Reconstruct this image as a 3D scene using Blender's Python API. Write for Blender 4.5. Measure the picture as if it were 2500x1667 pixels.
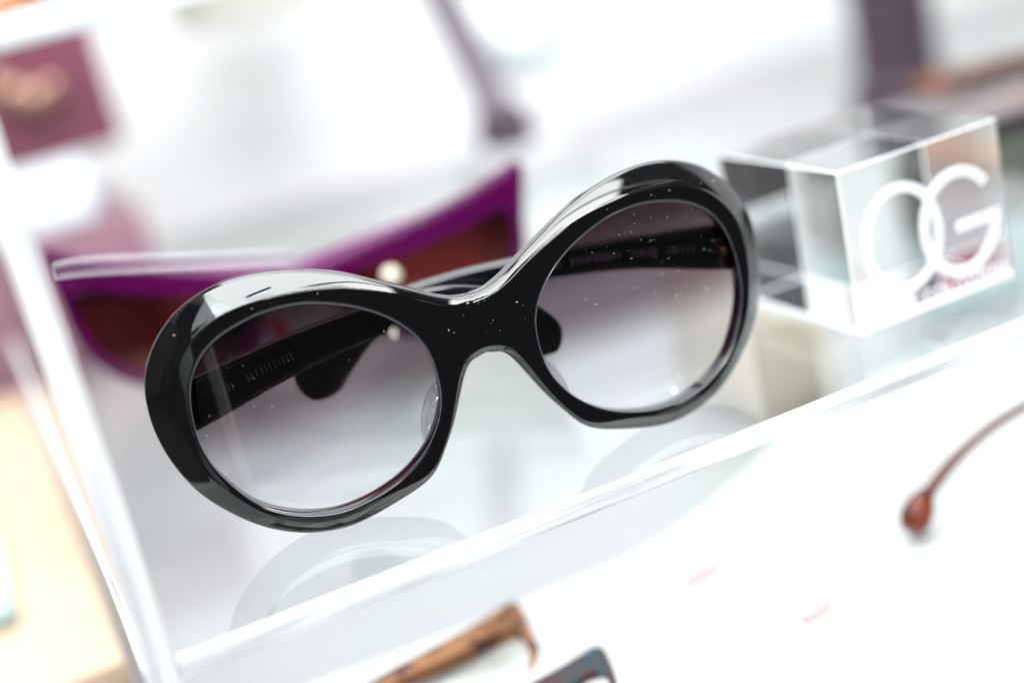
import bpy, bmesh, math, random
import numpy as np
from mathutils import Vector, Matrix

# ------------------------------------------------------------------ scene, camera, light
scene = bpy.context.scene
for o in list(bpy.data.objects):
    bpy.data.objects.remove(o)
COL = scene.collection
rnd = random.Random(7)

CAM_POS = np.array([-0.008858, -0.264916, 0.129294])
YAW, PITCH, ROLL = [math.radians(a) for a in (19.8416, 17.8368, -13.1044)]
fwd = np.array([math.sin(YAW) * math.cos(PITCH), math.cos(YAW) * math.cos(PITCH), -math.sin(PITCH)])
rgt = np.array([math.cos(YAW), -math.sin(YAW), 0.0])
upv = np.cross(rgt, fwd)
r2 = math.cos(ROLL) * rgt + math.sin(ROLL) * upv
u2 = -math.sin(ROLL) * rgt + math.cos(ROLL) * upv
cam_d = bpy.data.cameras.new("camera")
cam = bpy.data.objects.new("camera", cam_d)
COL.objects.link(cam)
cam.matrix_world = Matrix(((r2[0], u2[0], -fwd[0], CAM_POS[0]), (r2[1], u2[1], -fwd[1], CAM_POS[1]),
                           (r2[2], u2[2], -fwd[2], CAM_POS[2]), (0, 0, 0, 1)))
cam_d.sensor_width = 36.0
cam_d.lens = 3475.3 / 2500 * 36.0
cam_d.clip_start = 0.01
cam_d.clip_end = 50
cam_d.dof.use_dof = True
cam_d.dof.focus_distance = 0.319
cam_d.dof.aperture_fstop = 3.2
cam_d.dof.aperture_blades = 0
scene.camera = cam

world = bpy.data.worlds.new("World")
scene.world = world
world.use_nodes = True
world.node_tree.nodes["Background"].inputs[0].default_value = (0.90, 0.95, 1.0, 1)
world.node_tree.nodes["Background"].inputs[1].default_value = 0.09

def area_lamp(name, loc, target, sx, sy, power, color):
    d = bpy.data.lights.new(name, 'AREA')
    d.shape = 'RECTANGLE'; d.size = sx; d.size_y = sy; d.energy = power; d.color = color
    o = bpy.data.objects.new(name, d); COL.objects.link(o)
    o.location = loc
    o.rotation_euler = (Vector(target) - Vector(loc)).to_track_quat('-Z', 'Y').to_euler()
    return o
# overhead shop light, plus lamps added for the acrylic edges and back wall
area_lamp("brow_panel_lamp", (0.02, -0.165, 0.78), (0.07, 0.02, 0.03), 0.95, 0.37, 17.0, (0.98, 0.99, 1.0))
area_lamp("side_panel_lamp", (-0.62, -0.25, 0.80), (0.05, 0.02, 0.03), 0.45, 0.5, 3.0, (0.95, 0.98, 1.0))
area_lamp("front_edge_fill", (-0.05, -0.72, 0.62), (0.08, 0.0, 0.02), 0.50, 0.16, 6.0, (0.98, 0.99, 1.0))  # added fill to whiten the upright acrylic edges
area_lamp("ceiling_panel_lamp", (0.20, 0.20, 0.90), (0.18, 0.12, 0.0), 0.8, 0.4, 7.0, (0.98, 0.99, 1.0))
area_lamp("back_wall_fill", (0.45, 0.45, 0.95), (0.45, 0.62, 0.0), 1.3, 0.5, 15.0, (0.99, 1.0, 1.0))  # added fill to brighten the backdrop
bulb = bpy.data.lights.new("spot_bulb", 'POINT'); bulb.energy = 0.16; bulb.shadow_soft_size = 0.011; bulb.color = (1.0, 0.93, 0.84)
bulb_o = bpy.data.objects.new("spot_bulb", bulb); COL.objects.link(bulb_o); bulb_o.location = (0.10, -0.80, 0.086)

scene.view_settings.view_transform = 'Standard'
scene.view_settings.look = 'None'
scene.view_settings.exposure = 0.03
scene.view_settings.gamma = 1.0
scene.view_settings.use_curve_mapping = False
scene.render.engine = 'CYCLES'
scene.cycles.use_denoising = True
scene.cycles.max_bounces = 24
scene.cycles.transmission_bounces = 16
scene.cycles.transparent_max_bounces = 32
scene.cycles.glossy_bounces = 8
scene.cycles.caustics_reflective = True
scene.cycles.caustics_refractive = True
scene.cycles.blur_glossy = 0.3
scene.cycles.sample_clamp_indirect = 8.0

# ------------------------------------------------------------------ materials
def new_mat(name):
    m = bpy.data.materials.new(name); m.use_nodes = True
    nt = m.node_tree
    for n in list(nt.nodes):
        nt.nodes.remove(n)
    out = nt.nodes.new('ShaderNodeOutputMaterial')
    return m, nt, out

def principled(name, color, rough=0.5, metallic=0.0, spec=0.5, transmission=0.0, ior=1.5, bump=0.0, bump_scale=200.0,
               mottle=0.0, mottle_scale=40.0, sub=0.0):
    m, nt, out = new_mat(name)
    p = nt.nodes.new('ShaderNodeBsdfPrincipled')
    p.inputs['Base Color'].default_value = (*color, 1)
    p.inputs['Roughness'].default_value = rough
    p.inputs['Metallic'].default_value = metallic
    p.inputs['Specular IOR Level'].default_value = spec
    p.inputs['Transmission Weight'].default_value = transmission
    p.inputs['IOR'].default_value = ior
    tc = nt.nodes.new('ShaderNodeTexCoord')
    if mottle:
        n = nt.nodes.new('ShaderNodeTexNoise'); n.inputs['Scale'].default_value = mottle_scale; n.inputs['Detail'].default_value = 4
        nt.links.new(tc.outputs['Object'], n.inputs['Vector'])
        r = nt.nodes.new('ShaderNodeValToRGB')
        r.color_ramp.elements[0].position = 0.3; r.color_ramp.elements[1].position = 0.7
        r.color_ramp.elements[0].color = (*[c * (1 - mottle) for c in color], 1)
        r.color_ramp.elements[1].color = (*[min(1, c * (1 + mottle)) for c in color], 1)
        nt.links.new(n.outputs['Fac'], r.inputs['Fac']); nt.links.new(r.outputs['Color'], p.inputs['Base Color'])
    if bump:
        n2 = nt.nodes.new('ShaderNodeTexNoise'); n2.inputs['Scale'].default_value = bump_scale
        nt.links.new(tc.outputs['Object'], n2.inputs['Vector'])
        b = nt.nodes.new('ShaderNodeBump'); b.inputs['Strength'].default_value = bump; b.inputs['Distance'].default_value = 0.0005
        nt.links.new(n2.outputs['Fac'], b.inputs['Height']); nt.links.new(b.outputs['Normal'], p.inputs['Normal'])
    nt.links.new(p.outputs['BSDF'], out.inputs['Surface'])
    return m

def schlick(nt, f0):
    lw = nt.nodes.new('ShaderNodeLayerWeight'); lw.inputs['Blend'].default_value = 0.5
    pw = nt.nodes.new('ShaderNodeMath'); pw.operation = 'POWER'; pw.inputs[1].default_value = 5.0
    nt.links.new(lw.outputs['Facing'], pw.inputs[0])
    ml = nt.nodes.new('ShaderNodeMath'); ml.operation = 'MULTIPLY_ADD'
    ml.inputs[1].default_value = 1 - f0; ml.inputs[2].default_value = f0
    nt.links.new(pw.outputs[0], ml.inputs[0])
    return ml.outputs[0]

def clear_sheet(name, tint=(0.97, 0.99, 0.985), f0=0.04, rough=0.015, haze=0.0):
    """A clear parallel-sided sheet: light goes straight through, the surface reflects by angle."""
    m, nt, out = new_mat(name)
    t = nt.nodes.new('ShaderNodeBsdfTransparent'); t.inputs[0].default_value = (*tint, 1)
    g = nt.nodes.new('ShaderNodeBsdfGlossy'); g.inputs['Roughness'].default_value = rough
    base = t.outputs[0]
    if haze:
        d = nt.nodes.new('ShaderNodeBsdfTranslucent'); d.inputs[0].default_value = (0.9, 0.93, 0.95, 1)
        dd = nt.nodes.new('ShaderNodeBsdfDiffuse'); dd.inputs[0].default_value = (0.9, 0.93, 0.95, 1)
        a = nt.nodes.new('ShaderNodeMixShader'); nt.links.new(d.outputs[0], a.inputs[1]); nt.links.new(dd.outputs[0], a.inputs[2])
        h = nt.nodes.new('ShaderNodeMixShader'); h.inputs[0].default_value = haze
        nt.links.new(t.outputs[0], h.inputs[1]); nt.links.new(a.outputs[0], h.inputs[2]); base = h.outputs[0]
    mx = nt.nodes.new('ShaderNodeMixShader')
    nt.links.new(schlick(nt, f0), mx.inputs[0]); nt.links.new(base, mx.inputs[1]); nt.links.new(g.outputs[0], mx.inputs[2])
    nt.links.new(mx.outputs[0], out.inputs['Surface'])
    return m

def gradient_lens(name, stops, zlo, zhi, f0=0.045):
    """Tinted lens: the dye fades from top to bottom along the lens' own height."""
    m, nt, out = new_mat(name)
    tc = nt.nodes.new('ShaderNodeTexCoord'); sp = nt.nodes.new('ShaderNodeSeparateXYZ')
    nt.links.new(tc.outputs['Object'], sp.inputs[0])
    mr = nt.nodes.new('ShaderNodeMapRange'); mr.inputs['From Min'].default_value = zlo; mr.inputs['From Max'].default_value = zhi
    nt.links.new(sp.outputs['Z'], mr.inputs['Value'])
    cr = nt.nodes.new('ShaderNodeValToRGB'); cr.color_ramp.interpolation = 'EASE'
    els = cr.color_ramp.elements
    while len(els) < len(stops):
        els.new(0.5)
    for e, (pos, c) in zip(els, stops):
        e.position = pos; e.color = (*c, 1)
    nt.links.new(mr.outputs[0], cr.inputs['Fac'])
    t = nt.nodes.new('ShaderNodeBsdfTransparent'); nt.links.new(cr.outputs['Color'], t.inputs[0])
    g = nt.nodes.new('ShaderNodeBsdfGlossy'); g.inputs['Roughness'].default_value = 0.01
    mx = nt.nodes.new('ShaderNodeMixShader')
    nt.links.new(schlick(nt, f0), mx.inputs[0]); nt.links.new(t.outputs[0], mx.inputs[1]); nt.links.new(g.outputs[0], mx.inputs[2])
    nt.links.new(mx.outputs[0], out.inputs['Surface'])
    return m

def translucent_acetate(name, color, see=0.45, see_tint=None, mottle=None):
    m, nt, out = new_mat(name)
    p = nt.nodes.new('ShaderNodeBsdfPrincipled')
    p.inputs['Base Color'].default_value = (*color, 1); p.inputs['Roughness'].default_value = 0.22; p.inputs['Specular IOR Level'].default_value = 0.3
    t = nt.nodes.new('ShaderNodeBsdfTransparent'); t.inputs[0].default_value = (*(see_tint or color), 1)
    if mottle:
        tc = nt.nodes.new('ShaderNodeTexCoord'); n = nt.nodes.new('ShaderNodeTexNoise')
        n.inputs['Scale'].default_value = 110; n.inputs['Detail'].default_value = 3
        nt.links.new(tc.outputs['Object'], n.inputs['Vector'])
        r = nt.nodes.new('ShaderNodeValToRGB'); r.color_ramp.elements[0].position = 0.42; r.color_ramp.elements[1].position = 0.56
        r.color_ramp.elements[0].color = (*color, 1); r.color_ramp.elements[1].color = (*mottle, 1)
        nt.links.new(n.outputs['Fac'], r.inputs['Fac']); nt.links.new(r.outputs['Color'], p.inputs['Base Color'])
    mx = nt.nodes.new('ShaderNodeMixShader'); mx.inputs[0].default_value = see
    nt.links.new(p.outputs[0], mx.inputs[1]); nt.links.new(t.outputs[0], mx.inputs[2])
    nt.links.new(mx.outputs[0], out.inputs['Surface'])
    return m

def frosted(name, color=(0.95, 0.97, 0.98), streak=None):
    m, nt, out = new_mat(name)
    d = nt.nodes.new('ShaderNodeBsdfDiffuse'); d.inputs[0].default_value = (*color, 1)
    t = nt.nodes.new('ShaderNodeBsdfTranslucent'); t.inputs[0].default_value = (*color, 1)
    if streak:
        tc = nt.nodes.new('ShaderNodeTexCoord'); mp = nt.nodes.new('ShaderNodeMapping'); mp.inputs['Scale'].default_value = streak
        n = nt.nodes.new('ShaderNodeTexNoise'); n.inputs['Scale'].default_value = 1.0; n.inputs['Detail'].default_value = 5
        nt.links.new(tc.outputs['Object'], mp.inputs[0]); nt.links.new(mp.outputs[0], n.inputs['Vector'])
        r = nt.nodes.new('ShaderNodeValToRGB'); r.color_ramp.elements[0].position = 0.32; r.color_ramp.elements[1].position = 0.55
        r.color_ramp.elements[0].color = (*[c * 0.62 for c in color], 1); r.color_ramp.elements[1].color = (*color, 1)
        nt.links.new(n.outputs['Fac'], r.inputs['Fac'])
        nt.links.new(r.outputs['Color'], d.inputs[0]); nt.links.new(r.outputs['Color'], t.inputs[0])
    mx = nt.nodes.new('ShaderNodeMixShader'); mx.inputs[0].default_value = 0.45
    nt.links.new(d.outputs[0], mx.inputs[1]); nt.links.new(t.outputs[0], mx.inputs[2])
    nt.links.new(mx.outputs[0], out.inputs['Surface'])
    return m

M = {}
M['black'] = principled('black_acetate', (0.002, 0.0018, 0.0024), rough=0.04, spec=0.70)
M['black_temple'] = principled('black_temple_acetate', (0.004, 0.0035, 0.006), rough=0.12, spec=0.5)
M['print'] = principled('pale_print', (0.30, 0.26, 0.36), rough=0.4)
M['brass'] = principled('hinge_metal', (0.55, 0.33, 0.22), rough=0.28, metallic=1.0)
M['lens'] = gradient_lens('grey_gradient_lens', [(0.0, (0.96, 0.965, 0.97)), (0.30, (0.87, 0.865, 0.88)), (0.62, (0.44, 0.385, 0.41)), (1.0, (0.19, 0.14, 0.16))], -0.025, 0.024)
M['bevel'] = principled('polished_lens_edge', (0.10, 0.11, 0.13), rough=0.15, spec=0.9)
M['pad'] = clear_sheet('clear_nose_pad', tint=(0.86, 0.84, 0.88), f0=0.06)
M['dust'] = principled('white_dust', (0.85, 0.88, 0.92), rough=0.9)
M['clear'] = clear_sheet('clear_acrylic')
M['pane'] = clear_sheet('clear_front_pane', tint=(0.99, 0.995, 0.995), f0=0.02)
M['edge'] = frosted('white_lit_edge')  # white finish stands in for light piped to the clear edges
M['edge_x'] = frosted('lit_edge_along', streak=(25, 300, 900))
M['edge_z'] = frosted('lit_edge_upright', streak=(900, 300, 18))
M['glass'] = principled('solid_clear_acrylic', (0.985, 0.995, 0.995), rough=0.0, transmission=1.0, ior=1.49, spec=0.5)
M['logo'] = frosted('engraved_white', (0.97, 0.98, 1.0))
M['haze_bar'] = clear_sheet('clear_bar', tint=(0.96, 0.94, 0.97), haze=0.035, rough=0.3)
M['purple'] = translucent_acetate('purple_acetate', (0.085, 0.001, 0.060), see=0.26, see_tint=(0.55, 0.06, 0.46))
M['magenta'] = translucent_acetate('magenta_acetate', (0.17, 0.003, 0.14), see=0.25, see_tint=(0.8, 0.1, 0.7))
M['red'] = translucent_acetate('red_acetate', (0.45, 0.02, 0.02), see=0.25, see_tint=(0.8, 0.2, 0.15))
M['brown_lens'] = gradient_lens('brown_gradient_lens', [(0.0, (0.62, 0.42, 0.38)), (0.5, (0.36, 0.14, 0.13)), (1.0, (0.17, 0.05, 0.06))], -0.018, 0.02)
M['tortoise'] = translucent_acetate('tortoise_acetate', (0.09, 0.03, 0.025), see=0.25, see_tint=(0.7, 0.40, 0.2), mottle=(0.34, 0.16, 0.07))
M['dark_tortoise'] = translucent_acetate('dark_tortoise_acetate', (0.05, 0.016, 0.014), see=0.15, see_tint=(0.5, 0.3, 0.2), mottle=(0.14, 0.055, 0.03))
M['amber'] = translucent_acetate('amber_acetate', (0.17, 0.04, 0.022), see=0.2, see_tint=(0.8, 0.3, 0.1), mottle=(0.07, 0.014, 0.010))
M['teal'] = translucent_acetate('teal_acetate', (0.01, 0.06, 0.07), see=0.2, see_tint=(0.1, 0.4, 0.4), mottle=(0.08, 0.03, 0.035))
M['pale_lens'] = clear_sheet('pale_lens', tint=(0.95, 0.95, 0.93), f0=0.05)
M['wire'] = principled('brown_wire', (0.10, 0.03, 0.02), rough=0.3, metallic=0.4)
M['white'] = principled('white_card', (0.43, 0.435, 0.44), rough=0.55, bump=0.05)
def two_tone(name, c1, c2, scale, rough):
    m, nt, out = new_mat(name)
    p = nt.nodes.new('ShaderNodeBsdfPrincipled'); p.inputs['Roughness'].default_value = rough
    tc = nt.nodes.new('ShaderNodeTexCoord'); n = nt.nodes.new('ShaderNodeTexNoise'); n.inputs['Scale'].default_value = scale; n.inputs['Detail'].default_value = 3
    nt.links.new(tc.outputs['Object'], n.inputs['Vector'])
    r = nt.nodes.new('ShaderNodeValToRGB'); r.color_ramp.elements[0].position = 0.40; r.color_ramp.elements[1].position = 0.60
    r.color_ramp.elements[0].color = (*c1, 1); r.color_ramp.elements[1].color = (*c2, 1)
    nt.links.new(n.outputs['Fac'], r.inputs['Fac']); nt.links.new(r.outputs['Color'], p.inputs['Base Color'])
    nt.links.new(p.outputs[0], out.inputs['Surface'])
    return m
M['base'] = two_tone('pale_base', (0.268, 0.262, 0.276), (0.252, 0.272, 0.266), 9.0, 0.4)
M['wall'] = principled('white_wall', (0.72, 0.73, 0.735), rough=0.8, mottle=0.04, mottle_scale=4)
M['post'] = principled('plum_post', (0.045, 0.025, 0.038), rough=0.5)
M['postgrey'] = principled('grey_post', (0.20, 0.165, 0.21), rough=0.5)
M['globe'] = principled('opal_globe', (0.74, 0.83, 0.81), rough=0.25)
M['beige'] = principled('beige_shade', (0.44, 0.44, 0.39), rough=0.7)
M['crimson'] = principled('crimson_card', (0.16, 0.045, 0.075), rough=0.5, mottle=0.25, mottle_scale=14)
M['mauve'] = principled('mauve_card', (0.22, 0.115, 0.15), rough=0.5, mottle=0.1, mottle_scale=20)
M['paleblue'] = principled('pale_blue_card', (0.74, 0.82, 0.86), rough=0.5)
M['peach'] = principled('pale_peach', (0.66, 0.55, 0.45), rough=0.5)
M['glint_bead'] = principled('cream_glint', (0.80, 0.74, 0.62), rough=0.3)
M['gold'] = principled('gold_bead', (0.34, 0.20, 0.15), rough=0.35, metallic=0.6)
M['wood'] = principled('peach_wood', (0.52, 0.365, 0.26), rough=0.5, mottle=0.06, mottle_scale=12)
M['aqua'] = principled('aqua_paint', (0.30, 0.42, 0.42), rough=0.5)
M['olive'] = principled('olive_card', (0.075, 0.088, 0.07), rough=0.6)
M['dark'] = principled('dark_card', (0.025, 0.012, 0.016), rough=0.5)
M['blue'] = principled('blue_card', (0.05, 0.30, 0.75), rough=0.4)
M['crystal'] = principled('amber_crystal', (0.75, 0.38, 0.18), rough=0.08, transmission=0.5)
M['pink'] = principled('pink_paper', (0.50, 0.30, 0.30), rough=0.6)

# ------------------------------------------------------------------ mesh helpers
def tag(o, label=None, cat=None, group=None, kind=None):
    if label: o['label'] = label
    if cat: o['category'] = cat
    if group: o['group'] = group
    if kind: o['kind'] = kind
    return o

def empty(name, loc=(0, 0, 0), mat=None):
    o = bpy.data.objects.new(name, None); COL.objects.link(o); o.empty_display_size = 0.01
    if mat is not None: o.matrix_world = mat
    else: o.location = loc
    return o

def link_mesh(name, verts, faces, mat, parent=None, smooth=True, sharp=math.radians(38)):
    me = bpy.data.meshes.new(name)
    me.from_pydata([tuple(map(float, v)) for v in verts], [], [tuple(map(int, f)) for f in faces])
    bm = bmesh.new(); bm.from_mesh(me)
    bmesh.ops.remove_doubles(bm, verts=bm.verts, dist=1e-6)
    bmesh.ops.recalc_face_normals(bm, faces=bm.faces)
    bm.to_mesh(me); bm.free()
    me.materials.append(mat)
    if smooth:
        me.polygons.foreach_set('use_smooth', [True] * len(me.polygons))
        me.set_sharp_from_angle(angle=sharp)
    o = bpy.data.objects.new(name, me); COL.objects.link(o)
    if parent: o.parent = parent
    return o

def box_mesh(name, lo, hi, mat, parent=None, bevel=0.0, seg=2):
    bm = bmesh.new()
    bmesh.ops.create_cube(bm, size=1.0)
    lo, hi = Vector(lo), Vector(hi)
    for v in bm.verts:
        v.co = Vector([(lo[i] + hi[i]) / 2 + v.co[i] * (hi[i] - lo[i]) for i in range(3)])
    if bevel:
        bmesh.ops.bevel(bm, geom=list(bm.edges), offset=bevel, segments=seg, affect='EDGES', profile=0.5)
    me = bpy.data.meshes.new(name); bm.to_mesh(me); bm.free()
    me.materials.append(mat)
    me.polygons.foreach_set('use_smooth', [True] * len(me.polygons)); me.set_sharp_from_angle(angle=math.radians(35))
    o = bpy.data.objects.new(name, me); COL.objects.link(o)
    if parent: o.parent = parent
    return o

def catmull(P, n, closed=True):
    P = np.array(P, float); k = len(P); out = []
    segs = k if closed else k - 1
    per = max(2, n // segs)
    for i in range(segs):
        if closed: p0, p1, p2, p3 = P[(i - 1) % k], P[i], P[(i + 1) % k], P[(i + 2) % k]
        else: p0, p1, p2, p3 = P[max(i - 1, 0)], P[i], P[i + 1], P[min(i + 2, k - 1)]
        for j in range(per):
            t = j / per
            out.append(0.5 * ((2 * p1) + (-p0 + p2) * t + (2 * p0 - 5 * p1 + 4 * p2 - p3) * t * t + (-p0 + 3 * p1 - 3 * p2 + p3) * t ** 3))
    if not closed: out.append(P[-1])
    return np.array(out)

def seg_dist(Q, L):
    """distance of points Q (n,2) to an open polyline L (m,2)"""
    A, B = L[:-1], L[1:]
    d = B - A; dd = (d ** 2).sum(1) + 1e-18
    out = np.full(len(Q), 1e9)
    for s in range(0, len(Q), 4000):
        q = Q[s:s + 4000, None, :]
        t = np.clip(((q - A) * d).sum(2) / dd, 0, 1)
        c = A + t[..., None] * d
        out[s:s + 4000] = np.sqrt(((q - c) ** 2).sum(2)).min(1)
    return out

def ray_hit(center, ang, L):
    """farthest distance from center along ang to polyline L"""
    u = np.array([math.cos(ang), math.sin(ang)])
    A = L[:-1] - center; d = L[1:] - L[:-1]
    den = u[0] * d[:, 1] - u[1] * d[:, 0]
    den = np.where(abs(den) < 1e-15, 1e-15, den)
    t = (A[:, 0] * d[:, 1] - A[:, 1] * d[:, 0]) / den
    s = (A[:, 0] * u[1] - A[:, 1] * u[0]) / den
    ok = (t > 0) & (s >= -1e-9) & (s <= 1 + 1e-9)
    return t[ok].max()

def sstep(a, b, x):
    t = np.clip((x - a) / (b - a), 0, 1); return t * t * (3 - 2 * t)

def build_front(name, outer, lens, cur, thick, wfun, slope, mat, parent, nang=300, nrad=36, fillet=0.0006):
    """Eyewear front: outer outline of one half (from top mid to bottom mid), lens outline, mirrored and joined at the bridge."""
    oc = catmull(outer, 260, closed=False)
    lc = catmull(lens, 260, closed=True); lcl = np.vstack([lc, lc[:1]])
    cen = lc.mean(0)
    half = np.vstack([oc, oc[:1]])                       # closed by the midline
    full = np.vstack([oc, (oc * [-1, 1])[::-1]])         # the whole outline, both halves
    angs = list(np.linspace(0, 2 * math.pi, nang, endpoint=False))
    for c in (oc[0], oc[-1]):
        a = math.atan2(*(c - cen)[::-1]) % (2 * math.pi)
        j = int(np.argmin([abs(x - a) for x in angs])); angs[j] = a
    angs.sort()
    u = np.linspace(0, 1, nrad); u = 0.5 * u + 0.5 * (0.5 - 0.5 * np.cos(math.pi * u))
    u = np.concatenate([[0, 0.006, 0.014, 0.026], u[1:-1][u[1:-1] > 0.03], [0.972, 0.985, 0.993, 1.0]])
    u = np.unique(u); nr = len(u)
    pts = []
    for a in angs:
        ri = ray_hit(cen, a, lcl); ro = ray_hit(cen, a, half)
        for t in u:
            r = ri + (ro - ri) * t
            pts.append(cen + r * np.array([math.cos(a), math.sin(a)]))
    pts = np.array(pts); pts[np.abs(pts[:, 0]) < 2e-6, 0] = 0.0
    do = seg_dist(pts, np.vstack([full, full[:1]])); di = seg_dist(pts, lcl)
    x, z = pts[:, 0], pts[:, 1]
    w = wfun(x, z)
    t = np.clip(1 - do / w, 0, 1)
    D = w * slope
    def fil(d, r):
        q = np.clip(1 - d / r, 0, 1); return r * (1 - np.sqrt(1 - np.minimum(q, 0.995) ** 2))
    base = cur * x ** 2 / 2
    yf = base + D * (0.78 * t + 0.22 * t * t) * sstep(0, 0.16, t) ** 0.5 + fil(do, fillet) + fil(di, fillet * 0.8)
    yb = base + thick - fil(do, fillet) - fil(di, fillet)
    yb = np.maximum(yb, yf + 0.0006)
    n = len(pts); na = len(angs)
    V = np.vstack([np.stack([x, yf, z], 1), np.stack([x, yb, z], 1)])
    F = []
    for i in range(na):
        i2 = (i + 1) % na
        for k in range(nr - 1):
            a, b, c, d = i * nr + k, i * nr + k + 1, i2 * nr + k + 1, i2 * nr + k
            F.append((a, b, c, d)); F.append((a + n, d + n, c + n, b + n))
        a, d = i * nr, i2 * nr; F.append((a, d, d + n, a + n))
        b, c = i * nr + nr - 1, i2 * nr + nr - 1
        if not (abs(x[b]) < 1e-9 and abs(x[c]) < 1e-9):
            F.append((b, b + n, c + n, c))
    N = len(V)
    V2 = V * [-1, 1, 1]
    Vall = np.vstack([V, V2]); Fall = F + [tuple(reversed([q + N for q in f])) for f in F]
    return link_mesh(name, Vall, Fall, mat, parent, sharp=math.radians(50))

def build_lens(lens, side, cur, inset, bulge, thick, mat, parent, grow=1.012, nang=96, nr=14):
    lc = catmull(lens, 240, closed=True); cen = lc.mean(0)
    lcl = np.vstack([lc, lc[:1]])
    V = []; F = []
    rows = [(0.0, 0)] + [((k + 1) / nr, k + 1) for k in range(nr)]
    def y_at(px, rr): return cur * px ** 2 / 2 + inset - bulge * (1 - rr * rr)
    for back in (0, 1):
        V.append((cen[0] * side, y_at(cen[0], 0) + back * thick, cen[1]))
        for k in range(1, nr + 1):
            for i in range(nang):
                a = 2 * math.pi * i / nang
                r = ray_hit(cen, a, lcl) * grow * k / nr
                px, pz = cen[0] + r * math.cos(a), cen[1] + r * math.sin(a)
                V.append((px * side, y_at(px, k / nr) + back * thick, pz))
    off = 1 + nr * nang
    for b in (0, 1):
        o = b * off
        for i in range(nang):
            j = (i + 1) % nang
            F.append((o, o + 1 + i, o + 1 + j))
            for k in range(nr - 1):
                F.append((o + 1 + k * nang + i, o + 1 + (k + 1) * nang + i, o + 1 + (k + 1) * nang + j, o + 1 + k * nang + j))
    for i in range(nang):
        j = (i + 1) % nang; e = 1 + (nr - 1) * nang
        F.append((e + i, e + j, off + e + j, off + e + i))
    return link_mesh('lens', V, F, mat, parent, sharp=math.radians(40))

def build_temple(path, thick, mat, parent, n=220, m=28, power=3.2):
    """path rows: x, y, z, height (metres); an oval-edged bar swept along it."""
    P = catmull(path, n, closed=False)
    back = np.r_[0, np.cumsum(np.linalg.norm(np.diff(P[::-1, :3], axis=0), axis=1))][::-1]   # distance to the tip
    rt = P[:, 3].max() * 0.5
    e = np.clip(back / rt, 0, 1); P[:, 3] *= np.maximum(np.sqrt(1 - (1 - e) ** 2), 0.03)       # rounded tip
    V = []; F = []
    cnt = len(P)
    for i in range(cnt):
        T = P[min(i + 1, cnt - 1), :3] - P[max(i - 1, 0), :3]; T /= np.linalg.norm(T)
        up = np.array([0, 0, 1.0]) if abs(T[2]) < 0.97 else np.array([1.0, 0, 0])
        N = np.cross(T, np.array([0, 0, 1.0])) if abs(T[2]) < 0.9 else np.array([0, 1.0, 0])
        N = np.array([0, 1.0, 0]) - T * T[1]; N /= np.linalg.norm(N)
        H = np.cross(N, T); H /= np.linalg.norm(H)
        h = P[i, 3] / 2
        for j in range(m):
            a = 2 * math.pi * j / m
            ca, sa = math.cos(a), math.sin(a)
            cx = math.copysign(abs(ca) ** (2 / power), ca); sx = math.copysign(abs(sa) ** (2 / power), sa)
            V.append(P[i, :3] + N * cx * thick / 2 + H * sx * h)
    for i in range(cnt - 1):
        for j in range(m):
            k = (j + 1) % m
            F.append((i * m + j, i * m + k, (i + 1) * m + k, (i + 1) * m + j))
    F.append(tuple(range(m))); F.append(tuple(reversed(range((cnt - 1) * m, cnt * m))))
    return link_mesh('temple', V, F, mat, parent), P

def tube(name, pts, rad, mat, parent=None, m=12, n=60, closed=False):
    P = catmull(pts, n, closed=closed)
    rad = np.interp(np.linspace(0, 1, len(P)), np.linspace(0, 1, len(rad)), rad) if hasattr(rad, '__len__') else np.full(len(P), rad)
    V = []; F = []; cnt = len(P)
    for i in range(cnt):
        if closed: T = P[(i + 1) % cnt] - P[i - 1]
        else: T = P[min(i + 1, cnt - 1)] - P[max(i - 1, 0)]
        T = T / np.linalg.norm(T)
        ref = np.array([0, 0, 1.0]) if abs(T[2]) < 0.9 else np.array([1.0, 0, 0])
        A = np.cross(T, ref); A /= np.linalg.norm(A); B = np.cross(T, A)
        for j in range(m):
            a = 2 * math.pi * j / m; V.append(P[i] + (A * math.cos(a) + B * math.sin(a)) * rad[i])
    for i in range(cnt if closed else cnt - 1):
        i2 = (i + 1) % cnt
        for j in range(m):
            k = (j + 1) % m; F.append((i * m + j, i * m + k, i2 * m + k, i2 * m + j))
    if not closed:
        F.append(tuple(range(m))); F.append(tuple(reversed(range((cnt - 1) * m, cnt * m))))
    return link_mesh(name, V, F, mat, parent)

def lathe(name, prof, loc, mat, parent=None, n=48):
    V = []; F = []; k = len(prof)
    for i in range(n):
        a = 2 * math.pi * i / n
        for r, z in prof:
            V.append((loc[0] + r * math.cos(a), loc[1] + r * math.sin(a), loc[2] + z))
    for i in range(n):
        j = (i + 1) % n
        for q in range(k - 1):
            F.append((i * k + q, j * k + q, j * k + q + 1, i * k + q + 1))
    return link_mesh(name, V, F, mat, parent)

def rot_mat(loc, yaw, tilt, roll):
    cy, sy, ct, st, cr, sr = math.cos(yaw), math.sin(yaw), math.cos(tilt), math.sin(tilt), math.cos(roll), math.sin(roll)
    Rz = Matrix(((cy, -sy, 0), (sy, cy, 0), (0, 0, 1))); Ry = Matrix(((cr, 0, sr), (0, 1, 0), (-sr, 0, cr))); Rx = Matrix(((1, 0, 0), (0, ct, -st), (0, st, ct)))
    m = (Rz @ Ry @ Rx).to_4x4(); m.translation = Vector(loc)
    return m

# ------------------------------------------------------------------ setting
ZB = -0.07
base = box_mesh('display_base', (-0.11, -0.10, ZB - 0.03), (1.2, 0.80, ZB), M['base']); tag(base, kind='structure')
wall = box_mesh('wall_back', (-0.9, 0.801, ZB - 0.03), (1.9, 0.83, 0.9), M['wall']); tag(wall, kind='structure')

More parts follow.
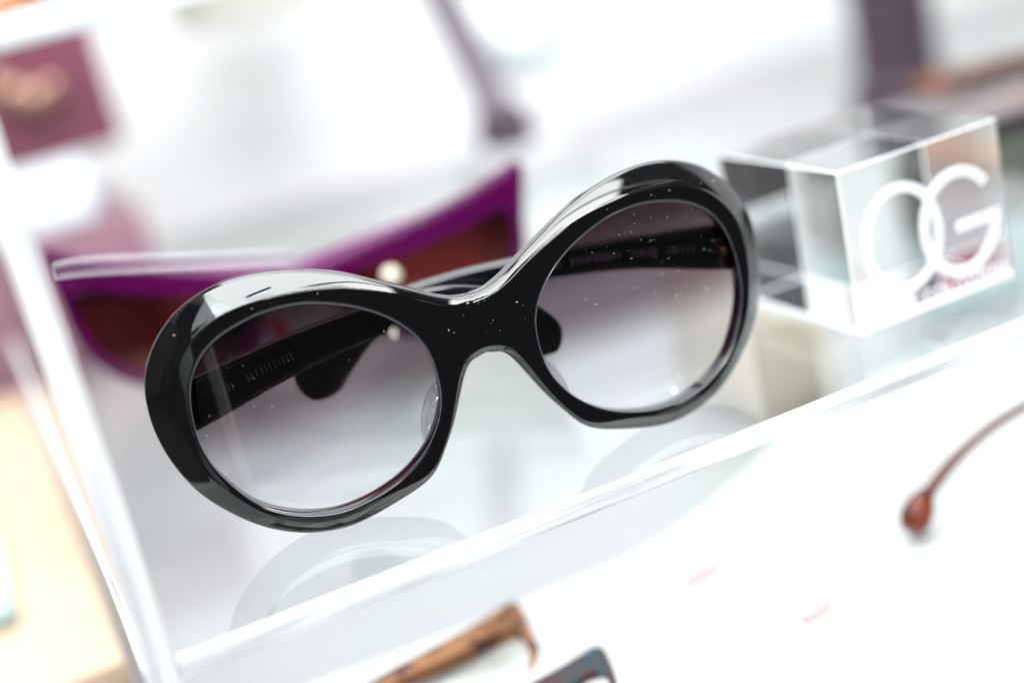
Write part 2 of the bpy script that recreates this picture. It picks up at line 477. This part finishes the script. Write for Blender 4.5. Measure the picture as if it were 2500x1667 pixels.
wr = box_mesh('right_reflector', (1.17, 0.06, ZB + 0.0005), (1.20, 0.80, 0.9), M['wall']); tag(wr, kind='structure')  # unseen white panel, added to lighten the acrylic block's dark side
# white card lying on the base, with a curved back edge
cb = [(0.0245, 0.090), (0.0706, 0.086), (0.109, 0.0855), (0.1504, 0.0875), (0.1905, 0.1050), (0.2255, 0.1249), (0.2667, 0.1334), (0.2941, 0.1333), (0.34, 0.120), (0.42, 0.09)]
crv = catmull(cb, 60, closed=False)
poly = [(-0.02, -0.095), (-0.02, 0.085)] + [tuple(p) for p in crv] + [(0.42, -0.095)]
nv = len(poly)
V = [(x, y, ZB + 0.0004) for x, y in poly] + [(x, y, ZB + 0.004) for x, y in poly]
F = [tuple(range(nv)), tuple(range(nv, 2 * nv))] + [(i, (i + 1) % nv, (i + 1) % nv + nv, i + nv) for i in range(nv)]
card = link_mesh('white_card', V, F, M['white'], smooth=False)
tag(card, 'large white card with a curved back edge lying under the front of the shelf', 'card')
ZC = ZB + 0.0045

# ------------------------------------------------------------------ acrylic display case
case = empty('acrylic_case', (0, 0, 0))
tag(case, 'clear acrylic display case with bright white edges around the black sunglasses', 'display case')
box_mesh('floor_panel', (0.003, 0.0008, -0.005), (0.31, 0.32, 0.0), M['clear'], case)
box_mesh('floor_edge', (0.0032, -0.0006, -0.0050), (0.31, 0.0006, 0.0), M['edge_x'], case, bevel=0.0003)
box_mesh('side_panel', (-0.0027, 0.0008, ZB + 0.0048), (0.0027, 0.32, 0.119), M['clear'], case)
box_mesh('side_edge', (-0.0028, -0.0006, ZB + 0.0048), (0.0028, 0.0006, 0.119), M['edge_z'], case, bevel=0.0003)
box_mesh('side_base_edge', (-0.0036, 0.0010, -0.005), (-0.0029, 0.32, -0.0005), M['edge'], case)
box_mesh('upper_panel', (-0.08, 0.0008, 0.1197), (0.31, 0.12, 0.1250), M['clear'], case)
box_mesh('upper_edge', (-0.08, -0.0006, 0.1195), (0.31, 0.0006, 0.1252), M['edge_x'], case, bevel=0.0003)
# ------------------------------------------------------------------ black sunglasses
mm = 0.001
OUT = np.array([(0, 15.2), (3.6, 15.6), (7.5, 17.1), (13, 20.2), (19, 23.5), (26, 27.2), (33.7, 30.0), (41, 31.6), (48, 32.0), (54, 31.3), (60, 29.3), (65, 26.3), (69.5, 21.8),
       (72.8, 16.5), (74.4, 10.5), (74.6, 3), (73, -5), (69.5, -12.5), (64, -19), (57, -24.5), (49, -27.8), (41, -28.9), (34, -28), (27, -26), (21, -23.6), (17.5, -21),
       (14.5, -17), (11.2, -12), (8.3, -6.5), (6, -2.2), (4, .2), (2, 1.1), (0, 1.4)]) * mm
LEN = np.array([(12, 0), (12.7, 6), (15.2, 11), (19, 15.2), (24, 18.8), (30, 21.6), (37, 23.6), (45, 23.8), (53, 22), (58.5, 19.3), (62.5, 15.3), (65, 10), (66, 2.5), (65.2, -5), (62, -12),
       (57.5, -17.8), (51, -21.8), (44, -23.8), (38, -24), (31.5, -22.8), (25, -20.3), (19.5, -16.5), (15.5, -12), (12.8, -6.5)]) * mm
G_LOC = (0.08821, 0.02132, 0.02906)
G_MAT = rot_mat(G_LOC, -0.12807, -0.09974, 0.0039)
CUR = 3.692
def w_black(x, z):
    ax = np.abs(x)
    wt = (1.7 + 4.4 * sstep(0.012, 0.052, ax)) * mm
    wb = (0.7 + 2.6 * sstep(0.014, 0.032, ax) + 1.6 * sstep(0.045, 0.07, ax)) * mm
    s = sstep(-0.020, 0.004, z)
    return wt * s + wb * (1 - s)
sg = empty('black_sunglasses', mat=G_MAT)
tag(sg, 'glossy black oversized oval sunglasses with grey gradient lenses standing folded on clear shelf', 'sunglasses')
frame = build_front('frame', OUT, LEN, CUR, 0.0062, w_black, 0.80, M['black'], sg, nang=420, nrad=44)
for s in (1, -1):
    ln = build_lens(LEN, s, CUR, 0.0028, 0.0016, 0.0016, M['lens'], sg)
    ec = catmull(LEN, 240, closed=True); ec0 = ec.mean(0); ec = ec0 + (ec - ec0) * 0.9955
    tube('bevel_edge', [(p[0] * s, CUR * p[0] ** 2 / 2 + 0.0004, p[1]) for p in ec], 0.0001, M['bevel'], ln, m=6, n=240, closed=True)
# folded temples
LT = np.array([(-70.5, 13.2, 5.8, 11.5), (-60, 14.5, 7.5, 11.0), (-48, 15.5, 9.8, 10.0), (-36, 16.3, 11.6, 9), (-20, 17.5, 13, 8), (-5, 18.5, 12.3, 8), (6, 19.5, 8.5, 9), (13, 20, 3, 10.5), (18, 20.5, -3, 11), (20.5, 20.5, -7, 10.5)]) * mm
RT = np.array([(70.5, 13.8, 5.8, 12), (60, 16.5, 7.8, 10.8), (50, 19, 9.7, 9), (36, 22, 11.8, 7.6), (20, 25, 13.2, 6.6), (5, 27.5, 14, 6.2), (-10, 29.5, 13, 7), (-21.5, 31, 10, 9), (-29, 32, 5.5, 11), (-34.5, 33, 1, 12.5), (-38, 33.2, -4, 12)]) * mm
for path, sx in ((LT, -1), (RT, 1)):
    tp, P = build_temple(path, 0.0042, M['black_temple'], sg)
    # hinge plate and its two rivets on the inner end of the temple
    hp = P[2]
    hx = hp[0] + 0.0 * sx
    hg = box_mesh('hinge', (sx * 0.0668 - 0.0035, 0.0128, hp[2] - 0.0034), (sx * 0.0668 + 0.0035, 0.0148, hp[2] + 0.0034), M['brass'], sg, bevel=0.0006)
    for dx in (-0.0018, 0.0018):
        rv = lathe('rivet', [(0.0, 0.0009), (0.0006, 0.0008), (0.001, 0.0003), (0.0011, 0.0)], (0, 0, 0), M['brass'], hg, n=16)
        rv.rotation_euler = (math.radians(90), 0, 0); rv.location = (sx * 0.0668 + dx, 0.0127, hp[2])
    # pale printed marks along the inner face
    V = []; F = []
    cnt = len(P)
    cum = np.r_[0, np.cumsum(np.linalg.norm(np.diff(P[:, :3], axis=0), axis=1))]
    groups = [(0.0125, 0.0185), (0.0215, 0.0275), (0.0305, 0.0425), (0.045, 0.052)] if sx > 0 else [(0.012, 0.016), (0.019, 0.03)]
    for a, b in groups:
        d = a
        while d < b:
            c = np.array([np.interp(d, cum, P[:, q]) for q in range(3)]); c2 = np.array([np.interp(d + 0.0004, cum, P[:, q]) for q in range(3)])
            T = (c2 - c) / np.linalg.norm(c2 - c); Nn = np.array([0, 1, 0]) - T * T[1]; Nn /= np.linalg.norm(Nn); Hh = np.cross(Nn, T)
            hh = rnd.uniform(0.00075, 0.0011); ww = rnd.uniform(0.0002, 0.00038)
            o = c - Nn * 0.00216
            k = len(V)
            for sa, sb in ((-1, -1), (1, -1), (1, 1), (-1, 1)): V.append(o + T * ww * sa + Hh * hh * sb)
            for sa, sb in ((-1, -1), (1, -1), (1, 1), (-1, 1)): V.append(o + T * ww * sa + Hh * hh * sb + Nn * 0.0001)
            F += [(k, k + 1, k + 2, k + 3), (k + 4, k + 7, k + 6, k + 5)] + [(k + i, k + 4 + i, k + 4 + (i + 1) % 4, k + (i + 1) % 4) for i in range(4)]
            d += rnd.uniform(0.0009, 0.0013)
    link_mesh('printed_marks', V, F, M['print'], tp, smooth=False)
# nose pads
for s in (1, -1):
    bm = bmesh.new(); bmesh.ops.create_uvsphere(bm, u_segments=20, v_segments=14, radius=1.0)
    for v in bm.verts: v.co = Vector((v.co.x * 0.0026, v.co.y * 0.0040, v.co.z * 0.0074))
    bmesh.ops.rotate(bm, verts=bm.verts, cent=(0, 0, 0), matrix=Matrix.Rotation(s * math.radians(-24), 3, 'Y'))
    bmesh.ops.translate(bm, verts=bm.verts, vec=(s * 0.0142, 0.0078, -0.0098))
    me = bpy.data.meshes.new('nose_pad'); bm.to_mesh(me); bm.free(); me.materials.append(M['pad'])
    me.polygons.foreach_set('use_smooth', [True] * len(me.polygons))
    o = bpy.data.objects.new('nose_pad', me); COL.objects.link(o); o.parent = sg
# dust on the front
V = []; F = []
def speck(c, r, ln=1.0, ang=0.0):
    k = len(V)
    ca, sa = math.cos(ang), math.sin(ang)
    for dx, dz, dy in ((-ln, 0, 0), (0, -0.8, 0), (ln, 0, 0), (0, 0.8, 0), (0, 0, -0.7)):
        V.append((c[0] + r * (dx * ca - dz * sa), c[1] + r * dy, c[2] + r * (dx * sa + dz * ca)))
    F.extend([(k, k + 1, k + 4), (k + 1, k + 2, k + 4), (k + 2, k + 3, k + 4), (k + 3, k, k + 4), (k + 3, k + 2, k + 1, k)])
lcp = catmull(LEN, 240)
def in_lens(px, pz):
    cx, cz = lcp.mean(0); a = math.atan2(pz - cz, abs(px) - cx)
    return math.hypot(pz - cz, abs(px) - cx) < ray_hit(np.array([cx, cz]), a, np.vstack([lcp, lcp[:1]])) * 0.97
tries = 0; made = 0
while made < 120 and tries < 5000:
    tries += 1
    if rnd.random() < 0.55: px, pz = rnd.gauss(0.048, 0.010), rnd.gauss(0.010, 0.013)
    else: px, pz = rnd.uniform(-0.064, 0.066), rnd.uniform(-0.026, 0.022)
    if not in_lens(px, pz): continue
    cx, cz = lcp.mean(0)
    a = math.atan2(pz - cz, abs(px) - cx); rr = math.hypot(pz - cz, abs(px) - cx) / ray_hit(np.array([cx, cz]), a, np.vstack([lcp, lcp[:1]])) / 1.012
    y = CUR * px ** 2 / 2 + 0.0028 - 0.0016 * (1 - rr * rr) - 0.00002
    speck((px, y, pz), rnd.choice([0.00004, 0.00005, 0.00006, 0.0001]), rnd.choice([1, 1, 1, 2.5]), rnd.uniform(0, 3)); made += 1
for i in range(24):
    px = rnd.uniform(-0.012, 0.012) if rnd.random() < 0.22 else rnd.uniform(-0.066, 0.066)
    pz = rnd.uniform(0.003, 0.013) if abs(px) < 0.011 else 0.0253 - 0.5 * abs(abs(px) - 0.043) ** 1.5
    if in_lens(px, pz): continue
    speck((px, CUR * px ** 2 / 2 - 0.00002, pz), rnd.choice([0.00004, 0.00005, 0.00009]), rnd.choice([1, 1, 3]), rnd.uniform(0, 3))
du = link_mesh('dust_specks', V, F, M['dust'], sg, smooth=False); du['kind'] = 'stuff'
# small white printed size square on one lens
box_mesh('sticker', (0.0418, CUR * 0.0422 ** 2 / 2 + 0.0022, -0.0222), (0.0432, CUR * 0.0422 ** 2 / 2 + 0.0026, -0.0208), M['dust'], sg)

# ------------------------------------------------------------------ acrylic logo block
BX, BY, BW, BD, BH, BYAW = 0.18815, 0.02498, 0.05086, 0.05415, 0.0432, 0.01357
blk = empty('acrylic_block', mat=rot_mat((BX, BY, 0.0002), BYAW, 0, 0))
tag(blk, 'clear acrylic block engraved with large white letters OG', 'display block')
bm = bmesh.new(); bmesh.ops.create_cube(bm, size=1.0)
for v in bm.verts: v.co = Vector(((v.co.x + .5) * BW, (v.co.y + .5) * BD, (v.co.z + .5) * BH))
me = bpy.data.meshes.new('body')
bmesh.ops.bevel(bm, geom=list(bm.edges), offset=0.00035, segments=1, affect='EDGES', profile=0.5)
bm.normal_update()
for f in bm.faces:
    n = f.normal; f.material_index = 0 if max(abs(n.x), abs(n.y), abs(n.z)) > 0.98 else 1
bm.to_mesh(me); bm.free(); me.materials.append(M['glass']); me.materials.append(M['edge'])
body = bpy.data.objects.new('body', me); COL.objects.link(body); body.parent = blk
for lo, hi in (((0.001, -0.0006, 0.0002), (BW - 0.001, -0.0001, 0.0024)), ((-0.0006, 0.001, 0.0002), (-0.0001, BD - 0.001, 0.0020))):
    box_mesh('base_strip', lo, hi, M['edge'], blk, bevel=0.0002)
def arc_band(name, cx, cz, rx, rz, wid, a0, a1, parent, bar=None, n=96, y=-0.00035):
    V = []; F = []
    for i in range(n + 1):
        a = math.radians(a0 + (a1 - a0) * i / n)
        for k, yy in ((0, y), (1, y), (1, -0.00005), (0, -0.00005)):
            V.append((cx + (rx - k * wid) * math.cos(a), yy, cz + (rz - k * wid) * math.sin(a)))
    for i in range(n):
        for q in range(4):
            F.append((i * 4 + q, i * 4 + (q + 1) % 4, (i + 1) * 4 + (q + 1) % 4, (i + 1) * 4 + q))
    if abs(a1 - a0) < 359: F += [(0, 1, 2, 3), (n * 4 + 3, n * 4 + 2, n * 4 + 1, n * 4)]
    if bar:
        k = len(V); x0, x1, z0, z1 = bar
        for xx, zz in ((x0, z0), (x1, z0), (x1, z1), (x0, z1)):
            V.append((xx, y - 0.00003, zz)); V.append((xx, -0.00005, zz))
        F += [(k, k + 2, k + 4, k + 6), (k + 1, k + 7, k + 5, k + 3), (k, k + 1, k + 3, k + 2), (k + 2, k + 3, k + 5, k + 4), (k + 4, k + 5, k + 7, k + 6), (k + 6, k + 7, k + 1, k)]
    return link_mesh(name, V, F, M['logo'], parent, smooth=False)
arc_band('logo_letter', 0.0168, 0.0211, 0.0128, 0.0146, 0.0027, 0, 360, blk)
arc_band('logo_letter', 0.0352, 0.0200, 0.0130, 0.0146, 0.0027, 38, 360, blk, bar=(0.0340, 0.0482, 0.0174, 0.0201), y=-0.0005)
fc = bpy.data.curves.new('lettering', 'FONT'); fc.body = "OLIVER GOLDSMITH"; fc.size = 0.0048; fc.extrude = 0.0001; fc.space_character = 1.05
to = bpy.data.objects.new('lettering_source', fc); COL.objects.link(to)
bpy.context.view_layer.update()
tm = bpy.data.meshes.new_from_object(to.evaluated_get(bpy.context.evaluated_depsgraph_get()))
bpy.data.objects.remove(to)
tm.materials.clear(); tm.materials.append(M['logo'])
let = bpy.data.objects.new('lettering', tm); COL.objects.link(let); let.parent = blk
wid = max(v.co.x for v in tm.vertices)
let.scale = (0.0455 / wid, 1, 1); let.rotation_euler = (math.radians(90), 0, 0); let.location = (0.0027, -0.0003, 0.0022)

# ------------------------------------------------------------------ purple cat-eye sunglasses behind
POUT = np.array([(0, 9), (6, 9.8), (14, 12), (26, 15), (40, 18.5), (55, 23), (66, 27.5), (71, 29), (72.8, 26.5), (72, 20), (70.5, 12), (69, 2), (64, -8), (55, -15.5), (42, -18.6), (30, -17), (19, -12), (12, -4), (7, 2), (3, 4.2), (0, 4.6)]) * mm
PLEN = np.array([(14, 2), (17, 6.2), (27, 8), (42, 10), (56, 13.5), (64, 16), (67, 13.5), (65.8, 4), (61, -6), (53, -12.5), (42, -15), (31, -13.6), (22, -9.5), (16, -3)]) * mm
def w_soft(x, z): return np.full_like(x, 0.0022)
def simple_glasses(name, mat, frame_mat, lens_mat, temple_mat, outer, lens, cur, temples, scale=1.0, wf=w_soft):
    g = empty(name, mat=mat @ Matrix.Scale(scale, 4))
    build_front('frame', outer, lens, cur, 0.0045, wf, 0.5, frame_mat, g, nang=160, nrad=18)
    for s in (1, -1): build_lens(lens, s, cur, 0.0025, 0.0012, 0.0015, lens_mat, g, nang=64, nr=8)
    for pth in temples: build_temple(np.array(pth) * mm, 0.004, temple_mat, g, n=90, m=16)
    return g
PT = [[(-68, 7.5, 19, 10), (-52, 10, 16, 8), (-30, 12, 12, 7), (-8, 14, 8, 6), (10, 15, 3, 7), (24, 16, -5, 9), (30, 16.5, -12, 6)],
      [(68, 8, 19, 10), (52, 14, 16, 8), (30, 18, 12, 7), (8, 21, 8, 6), (-10, 23, 3, 7), (-24, 25, -5, 9), (-30, 25.5, -12, 6)]]
pg = simple_glasses('purple_sunglasses', rot_mat((0.0778, 0.1559, 0.0202), math.radians(-19.8), -0.10, 0.045), M['purple'], M['brown_lens'], M['magenta'], POUT, PLEN, 2.6, PT, scale=1.04)
tag(pg, 'translucent purple cat-eye sunglasses with brown lenses, folded behind the black pair', 'sunglasses')

for cx, ang, mt in ((-0.0150, -28, 'magenta'), (-0.0060, 22, 'red')):
    bm = bmesh.new(); bmesh.ops.create_uvsphere(bm, u_segments=16, v_segments=12, radius=1.0)
    for v in bm.verts: v.co = Vector((v.co.x * 0.0026, v.co.y * 0.003, v.co.z * 0.0075))
    bmesh.ops.rotate(bm, verts=bm.verts, cent=(0, 0, 0), matrix=Matrix.Rotation(math.radians(-ang), 3, 'Y'))
    bmesh.ops.translate(bm, verts=bm.verts, vec=(cx, -0.0035, -0.0085))
    me = bpy.data.meshes.new('nose_pad'); bm.to_mesh(me); bm.free(); me.materials.append(M[mt]); me.polygons.foreach_set('use_smooth', [True] * len(me.polygons))
    o = bpy.data.objects.new('nose_pad', me); COL.objects.link(o); o.parent = pg
bm = bmesh.new(); bmesh.ops.create_uvsphere(bm, u_segments=20, v_segments=12, radius=0.0026)  # cream bead stands in for a blurred specular glint
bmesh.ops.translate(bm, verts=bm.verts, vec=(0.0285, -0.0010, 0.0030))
me = bpy.data.meshes.new('glint_bead'); bm.to_mesh(me); bm.free(); me.materials.append(M['glint_bead'])
o = bpy.data.objects.new('glint_bead', me); COL.objects.link(o); o.parent = pg
# clear bar made up for a pale reflected band between the pairs
bar = tube('clear_bar', [(0.0085, 0.085, 0.0645), (0.018, 0.086, 0.0628), (0.045, 0.0875, 0.0555), (0.0655, 0.089, 0.0498)], [0.0022, 0.0026, 0.0026, 0.0022], M['haze_bar'])
tag(bar, 'made-up hazy clear bar for a reflected band in front of the purple sunglasses', 'bar')

# ------------------------------------------------------------------ things below the shelf
tg = simple_glasses('tortoiseshell_glasses', rot_mat((0.0385, 0.0560, ZC + 0.0048), math.radians(-2), -1.32, 0.0), M['tortoise'], M['pale_lens'], M['tortoise'], POUT, PLEN, 2.6, PT, scale=0.82)
tag(tg, 'brown and amber tortoiseshell glasses lying on the white card below the shelf', 'glasses')
tl = simple_glasses('teal_glasses', rot_mat((0.048, 0.0245, ZC + 0.0035), math.radians(-4), -1.38, 0.0), M['teal'], M['pale_lens'], M['teal'], POUT, PLEN, 2.6, PT, scale=0.80)
tag(tl, 'dark teal glasses at the bottom of the picture, in front of the tortoiseshell pair', 'glasses')
wg = empty('wire_glasses', (0.2022, 0.0316, ZC))
tag(wg, 'thin brown wire glasses temple with an amber acetate tip on the white card', 'glasses')
tube('temple', [(0.004, 0.0015, 0.010), (0.018, 0.004, 0.016), (0.036, 0.004, 0.0215), (0.060, 0.002, 0.024), (0.11, -0.004, 0.024)], [0.0020, 0.0014, 0.0013, 0.0013], M['wire'], wg, m=10)
tube('tip', [(-0.0035, -0.001, 0.0040), (-0.001, 0.0, 0.0060), (0.002, 0.001, 0.0085), (0.0055, 0.002, 0.0110)], [0.0030, 0.0044, 0.0040, 0.0018], M['amber'], wg, m=14)
for (x, y, a), lb in zip(((0.1482, 0.0602, 12), (0.1598, 0.0213, 20)), ('small faint pink paper tag on the white card, the one nearer the shelf edge', 'small faint pink paper tag on the white card, the lower one in the picture')):
    pts = catmull([(-6, -1.5), (0, -2.6), (6, -1.2), (6.5, 0.6), (0, 0.2), (-6, 0.8)], 40) * mm
    nn = len(pts)
    V = [(p[0], p[1], 0) for p in pts] + [(p[0], p[1], 0.0004) for p in pts]
    F = [tuple(range(nn)), tuple(range(nn, 2 * nn))] + [(i, (i + 1) % nn, (i + 1) % nn + nn, i + nn) for i in range(nn)]
    o = link_mesh('paper_tag', V, F, M['pink'], smooth=False); o.location = (x, y, ZC); o.rotation_euler = (0, 0, math.radians(a))
    tag(o, lb, 'tag', 'pink tags on the white card')

# peach block under the shelf behind the black sunglasses
ob = box_mesh('peach_block', (0.222, 0.136, ZB + 0.0005), (0.252, 0.20, -0.012), M['peach'], bevel=0.002); tag(ob, 'peach coloured wooden block under the clear shelf beside the logo block', 'block')
# wooden board left of the case
wb = box_mesh('peach_board', (-0.105, 0.13, ZB + 0.0005), (-0.0045, 0.46, ZB + 0.012), M['wood'], bevel=0.002); tag(wb, 'peach wooden board on the counter beside the case, at the left edge', 'board')
aq = box_mesh('aqua_strip', (-0.046, 0.18, ZB + 0.0125), (-0.030, 0.45, ZB + 0.020), M['aqua'], bevel=0.002); tag(aq, 'pale aqua strip lying along the peach wooden board', 'strip')

# ------------------------------------------------------------------ background things
b1 = box_mesh('mauve_box', (-0.16, 0.50, ZB + 0.0005), (0.082, 0.60, 0.008), M['mauve'], bevel=0.003); tag(b1, 'blurred mauve box, lowest of the stack behind the purple sunglasses', 'box')
b2 = box_mesh('pale_blue_box', (-0.16, 0.50, 0.0085), (0.060, 0.60, 0.042), M['paleblue'], bevel=0.003); tag(b2, 'pale blue box, middle of the stack at the left', 'box')
b3 = box_mesh('crimson_box', (-0.16, 0.50, 0.0425), (0.084, 0.60, 0.22), M['crimson'], bevel=0.003); tag(b3, 'blurred crimson box on top of the stack at the upper left', 'box')
for i, (x, z, r) in enumerate(((0.030, 0.088, 0.006), (0.038, 0.079, 0.008), (0.047, 0.075, 0.007), (0.055, 0.078, 0.006))):
    o = lathe('gold_bead', [(0, -r)] + [(r * math.cos(math.radians(t)), r * math.sin(math.radians(t))) for t in range(-75, 76, 15)] + [(0, r)], (x, 0.50 - r - 0.0002, z), M['gold'], n=24)
    tag(o, ('topmost', 'second', 'third', 'lowest and rightmost')[i] + ' gold bead of the four in front of the crimson box' if i != 3 else 'rightmost gold bead of the four in front of the crimson box', 'bead', 'gold beads on the crimson box')
def post(name, x, y, r, mat, label, top=0.5):
    o = lathe(name, [(0, 0), (r * 1.25, 0), (r * 1.25, 0.02), (r, 0.024), (r, top), (0, top)], (x, y, ZB + 0.0005), mat, n=32); tag(o, label, 'post'); return o
post('plum_post', 0.562, 0.49, 0.026, M['post'], 'dark plum display post behind the logo block at the upper right')
pb = box_mesh('white_block', (0.262, 0.45, ZB + 0.0005), (0.312, 0.50, -0.014), M['white'], bevel=0.002); tag(pb, 'white block under the thin grey post', 'block')
gp = empty('grey_post', (0.285, 0.475, -0.0125)); gp.rotation_euler = (0, -0.24, 0); tag(gp, 'thin grey purple display post with a dark foot, behind the bridge of the black sunglasses', 'post')
lathe('stem', [(0.0, 0.026), (0.010, 0.026), (0.010, 0.45), (0, 0.45)], (0, 0, 0), M['postgrey'], gp, n=28)
lathe('foot', [(0.0, 0.0), (0.015, 0.0), (0.017, 0.006), (0.016, 0.018), (0.009, 0.0255), (0, 0.0255)], (0, 0, 0), M['post'], gp, n=28)
gl = lathe('opal_globe', [(0, -0.03)] + [(0.03 * math.cos(math.radians(t)), 0.03 * math.sin(math.radians(t))) for t in range(-84, 85, 12)] + [(0, 0.03)], (0.315, 0.50, 0.045), M['globe'], n=32)
tag(gl, 'pale aqua opal globe beside the thin grey post', 'globe')
sh = lathe('round_shade', [(0.0, 0.0), (0.05, 0.004), (0.052, 0.02), (0.03, 0.07), (0.0, 0.075)], (0.21, 0.70, 0.075), M['beige'], n=40)
tag(sh, 'round beige lamp shade blurred at the top of the picture', 'lamp shade')

# riser and tortoiseshell sunglasses behind the logo block
o = box_mesh('aqua_box', (0.322, 0.161, ZB + 0.0005), (0.70, 0.205, -0.036), M['aqua'], bevel=0.001); tag(o, 'pale aqua box under the olive box at the right edge', 'box')
o = box_mesh('olive_box', (0.320, 0.160, -0.0355), (0.70, 0.205, -0.004), M['olive'], bevel=0.001); tag(o, 'dark olive box at the right edge behind the logo block', 'box')
o = box_mesh('dark_tray', (0.324, 0.159, -0.0035), (0.70, 0.205, 0.004), M['dark'], bevel=0.001); tag(o, 'thin dark tray on the olive box at the right edge', 'tray')
o = box_mesh('clear_riser', (0.326, 0.157, 0.0045), (0.70, 0.205, 0.009), M['haze_bar'], bevel=0.0005); tag(o, 'clear acrylic slab on the dark tray under the brown sunglasses', 'slab')
bg = simple_glasses('brown_sunglasses', rot_mat((0.432, 0.184, 0.0130), math.radians(-8), -1.33, 0.0), M['dark_tortoise'], M['brown_lens'], M['dark_tortoise'], POUT, PLEN, 2.6, PT)
tag(bg, 'blurred brown tortoiseshell sunglasses on the clear slab at the right edge', 'sunglasses')

# crystals and a blue card on the upper shelf
o = box_mesh('blue_card', (0.0178, 0.0125, 0.1254), (0.034, 0.0140, 0.131), M['blue']); tag(o, 'bright blue card standing on the upper shelf at the top left', 'card')
for i, (x, y, r) in enumerate(((0.0103, 0.006, 0.0018), (0.0132, 0.005, 0.0022), (0.0166, 0.006, 0.0018))):
    bm = bmesh.new(); bmesh.ops.create_icosphere(bm, subdivisions=2, radius=r)
    for v in bm.verts: v.co *= rnd.uniform(0.85, 1.1)
    bmesh.ops.translate(bm, verts=bm.verts, vec=(x, y, 0.1254 + r))
    me = bpy.data.meshes.new('amber_crystal'); bm.to_mesh(me); bm.free(); me.materials.append(M['crystal'])
    o = bpy.data.objects.new('amber_crystal', me); COL.objects.link(o)
    tag(o, ('leftmost', 'middle and largest', 'rightmost')[i] + ' small amber crystal on the upper shelf in the top corner', 'crystal', 'amber crystals on the upper shelf')
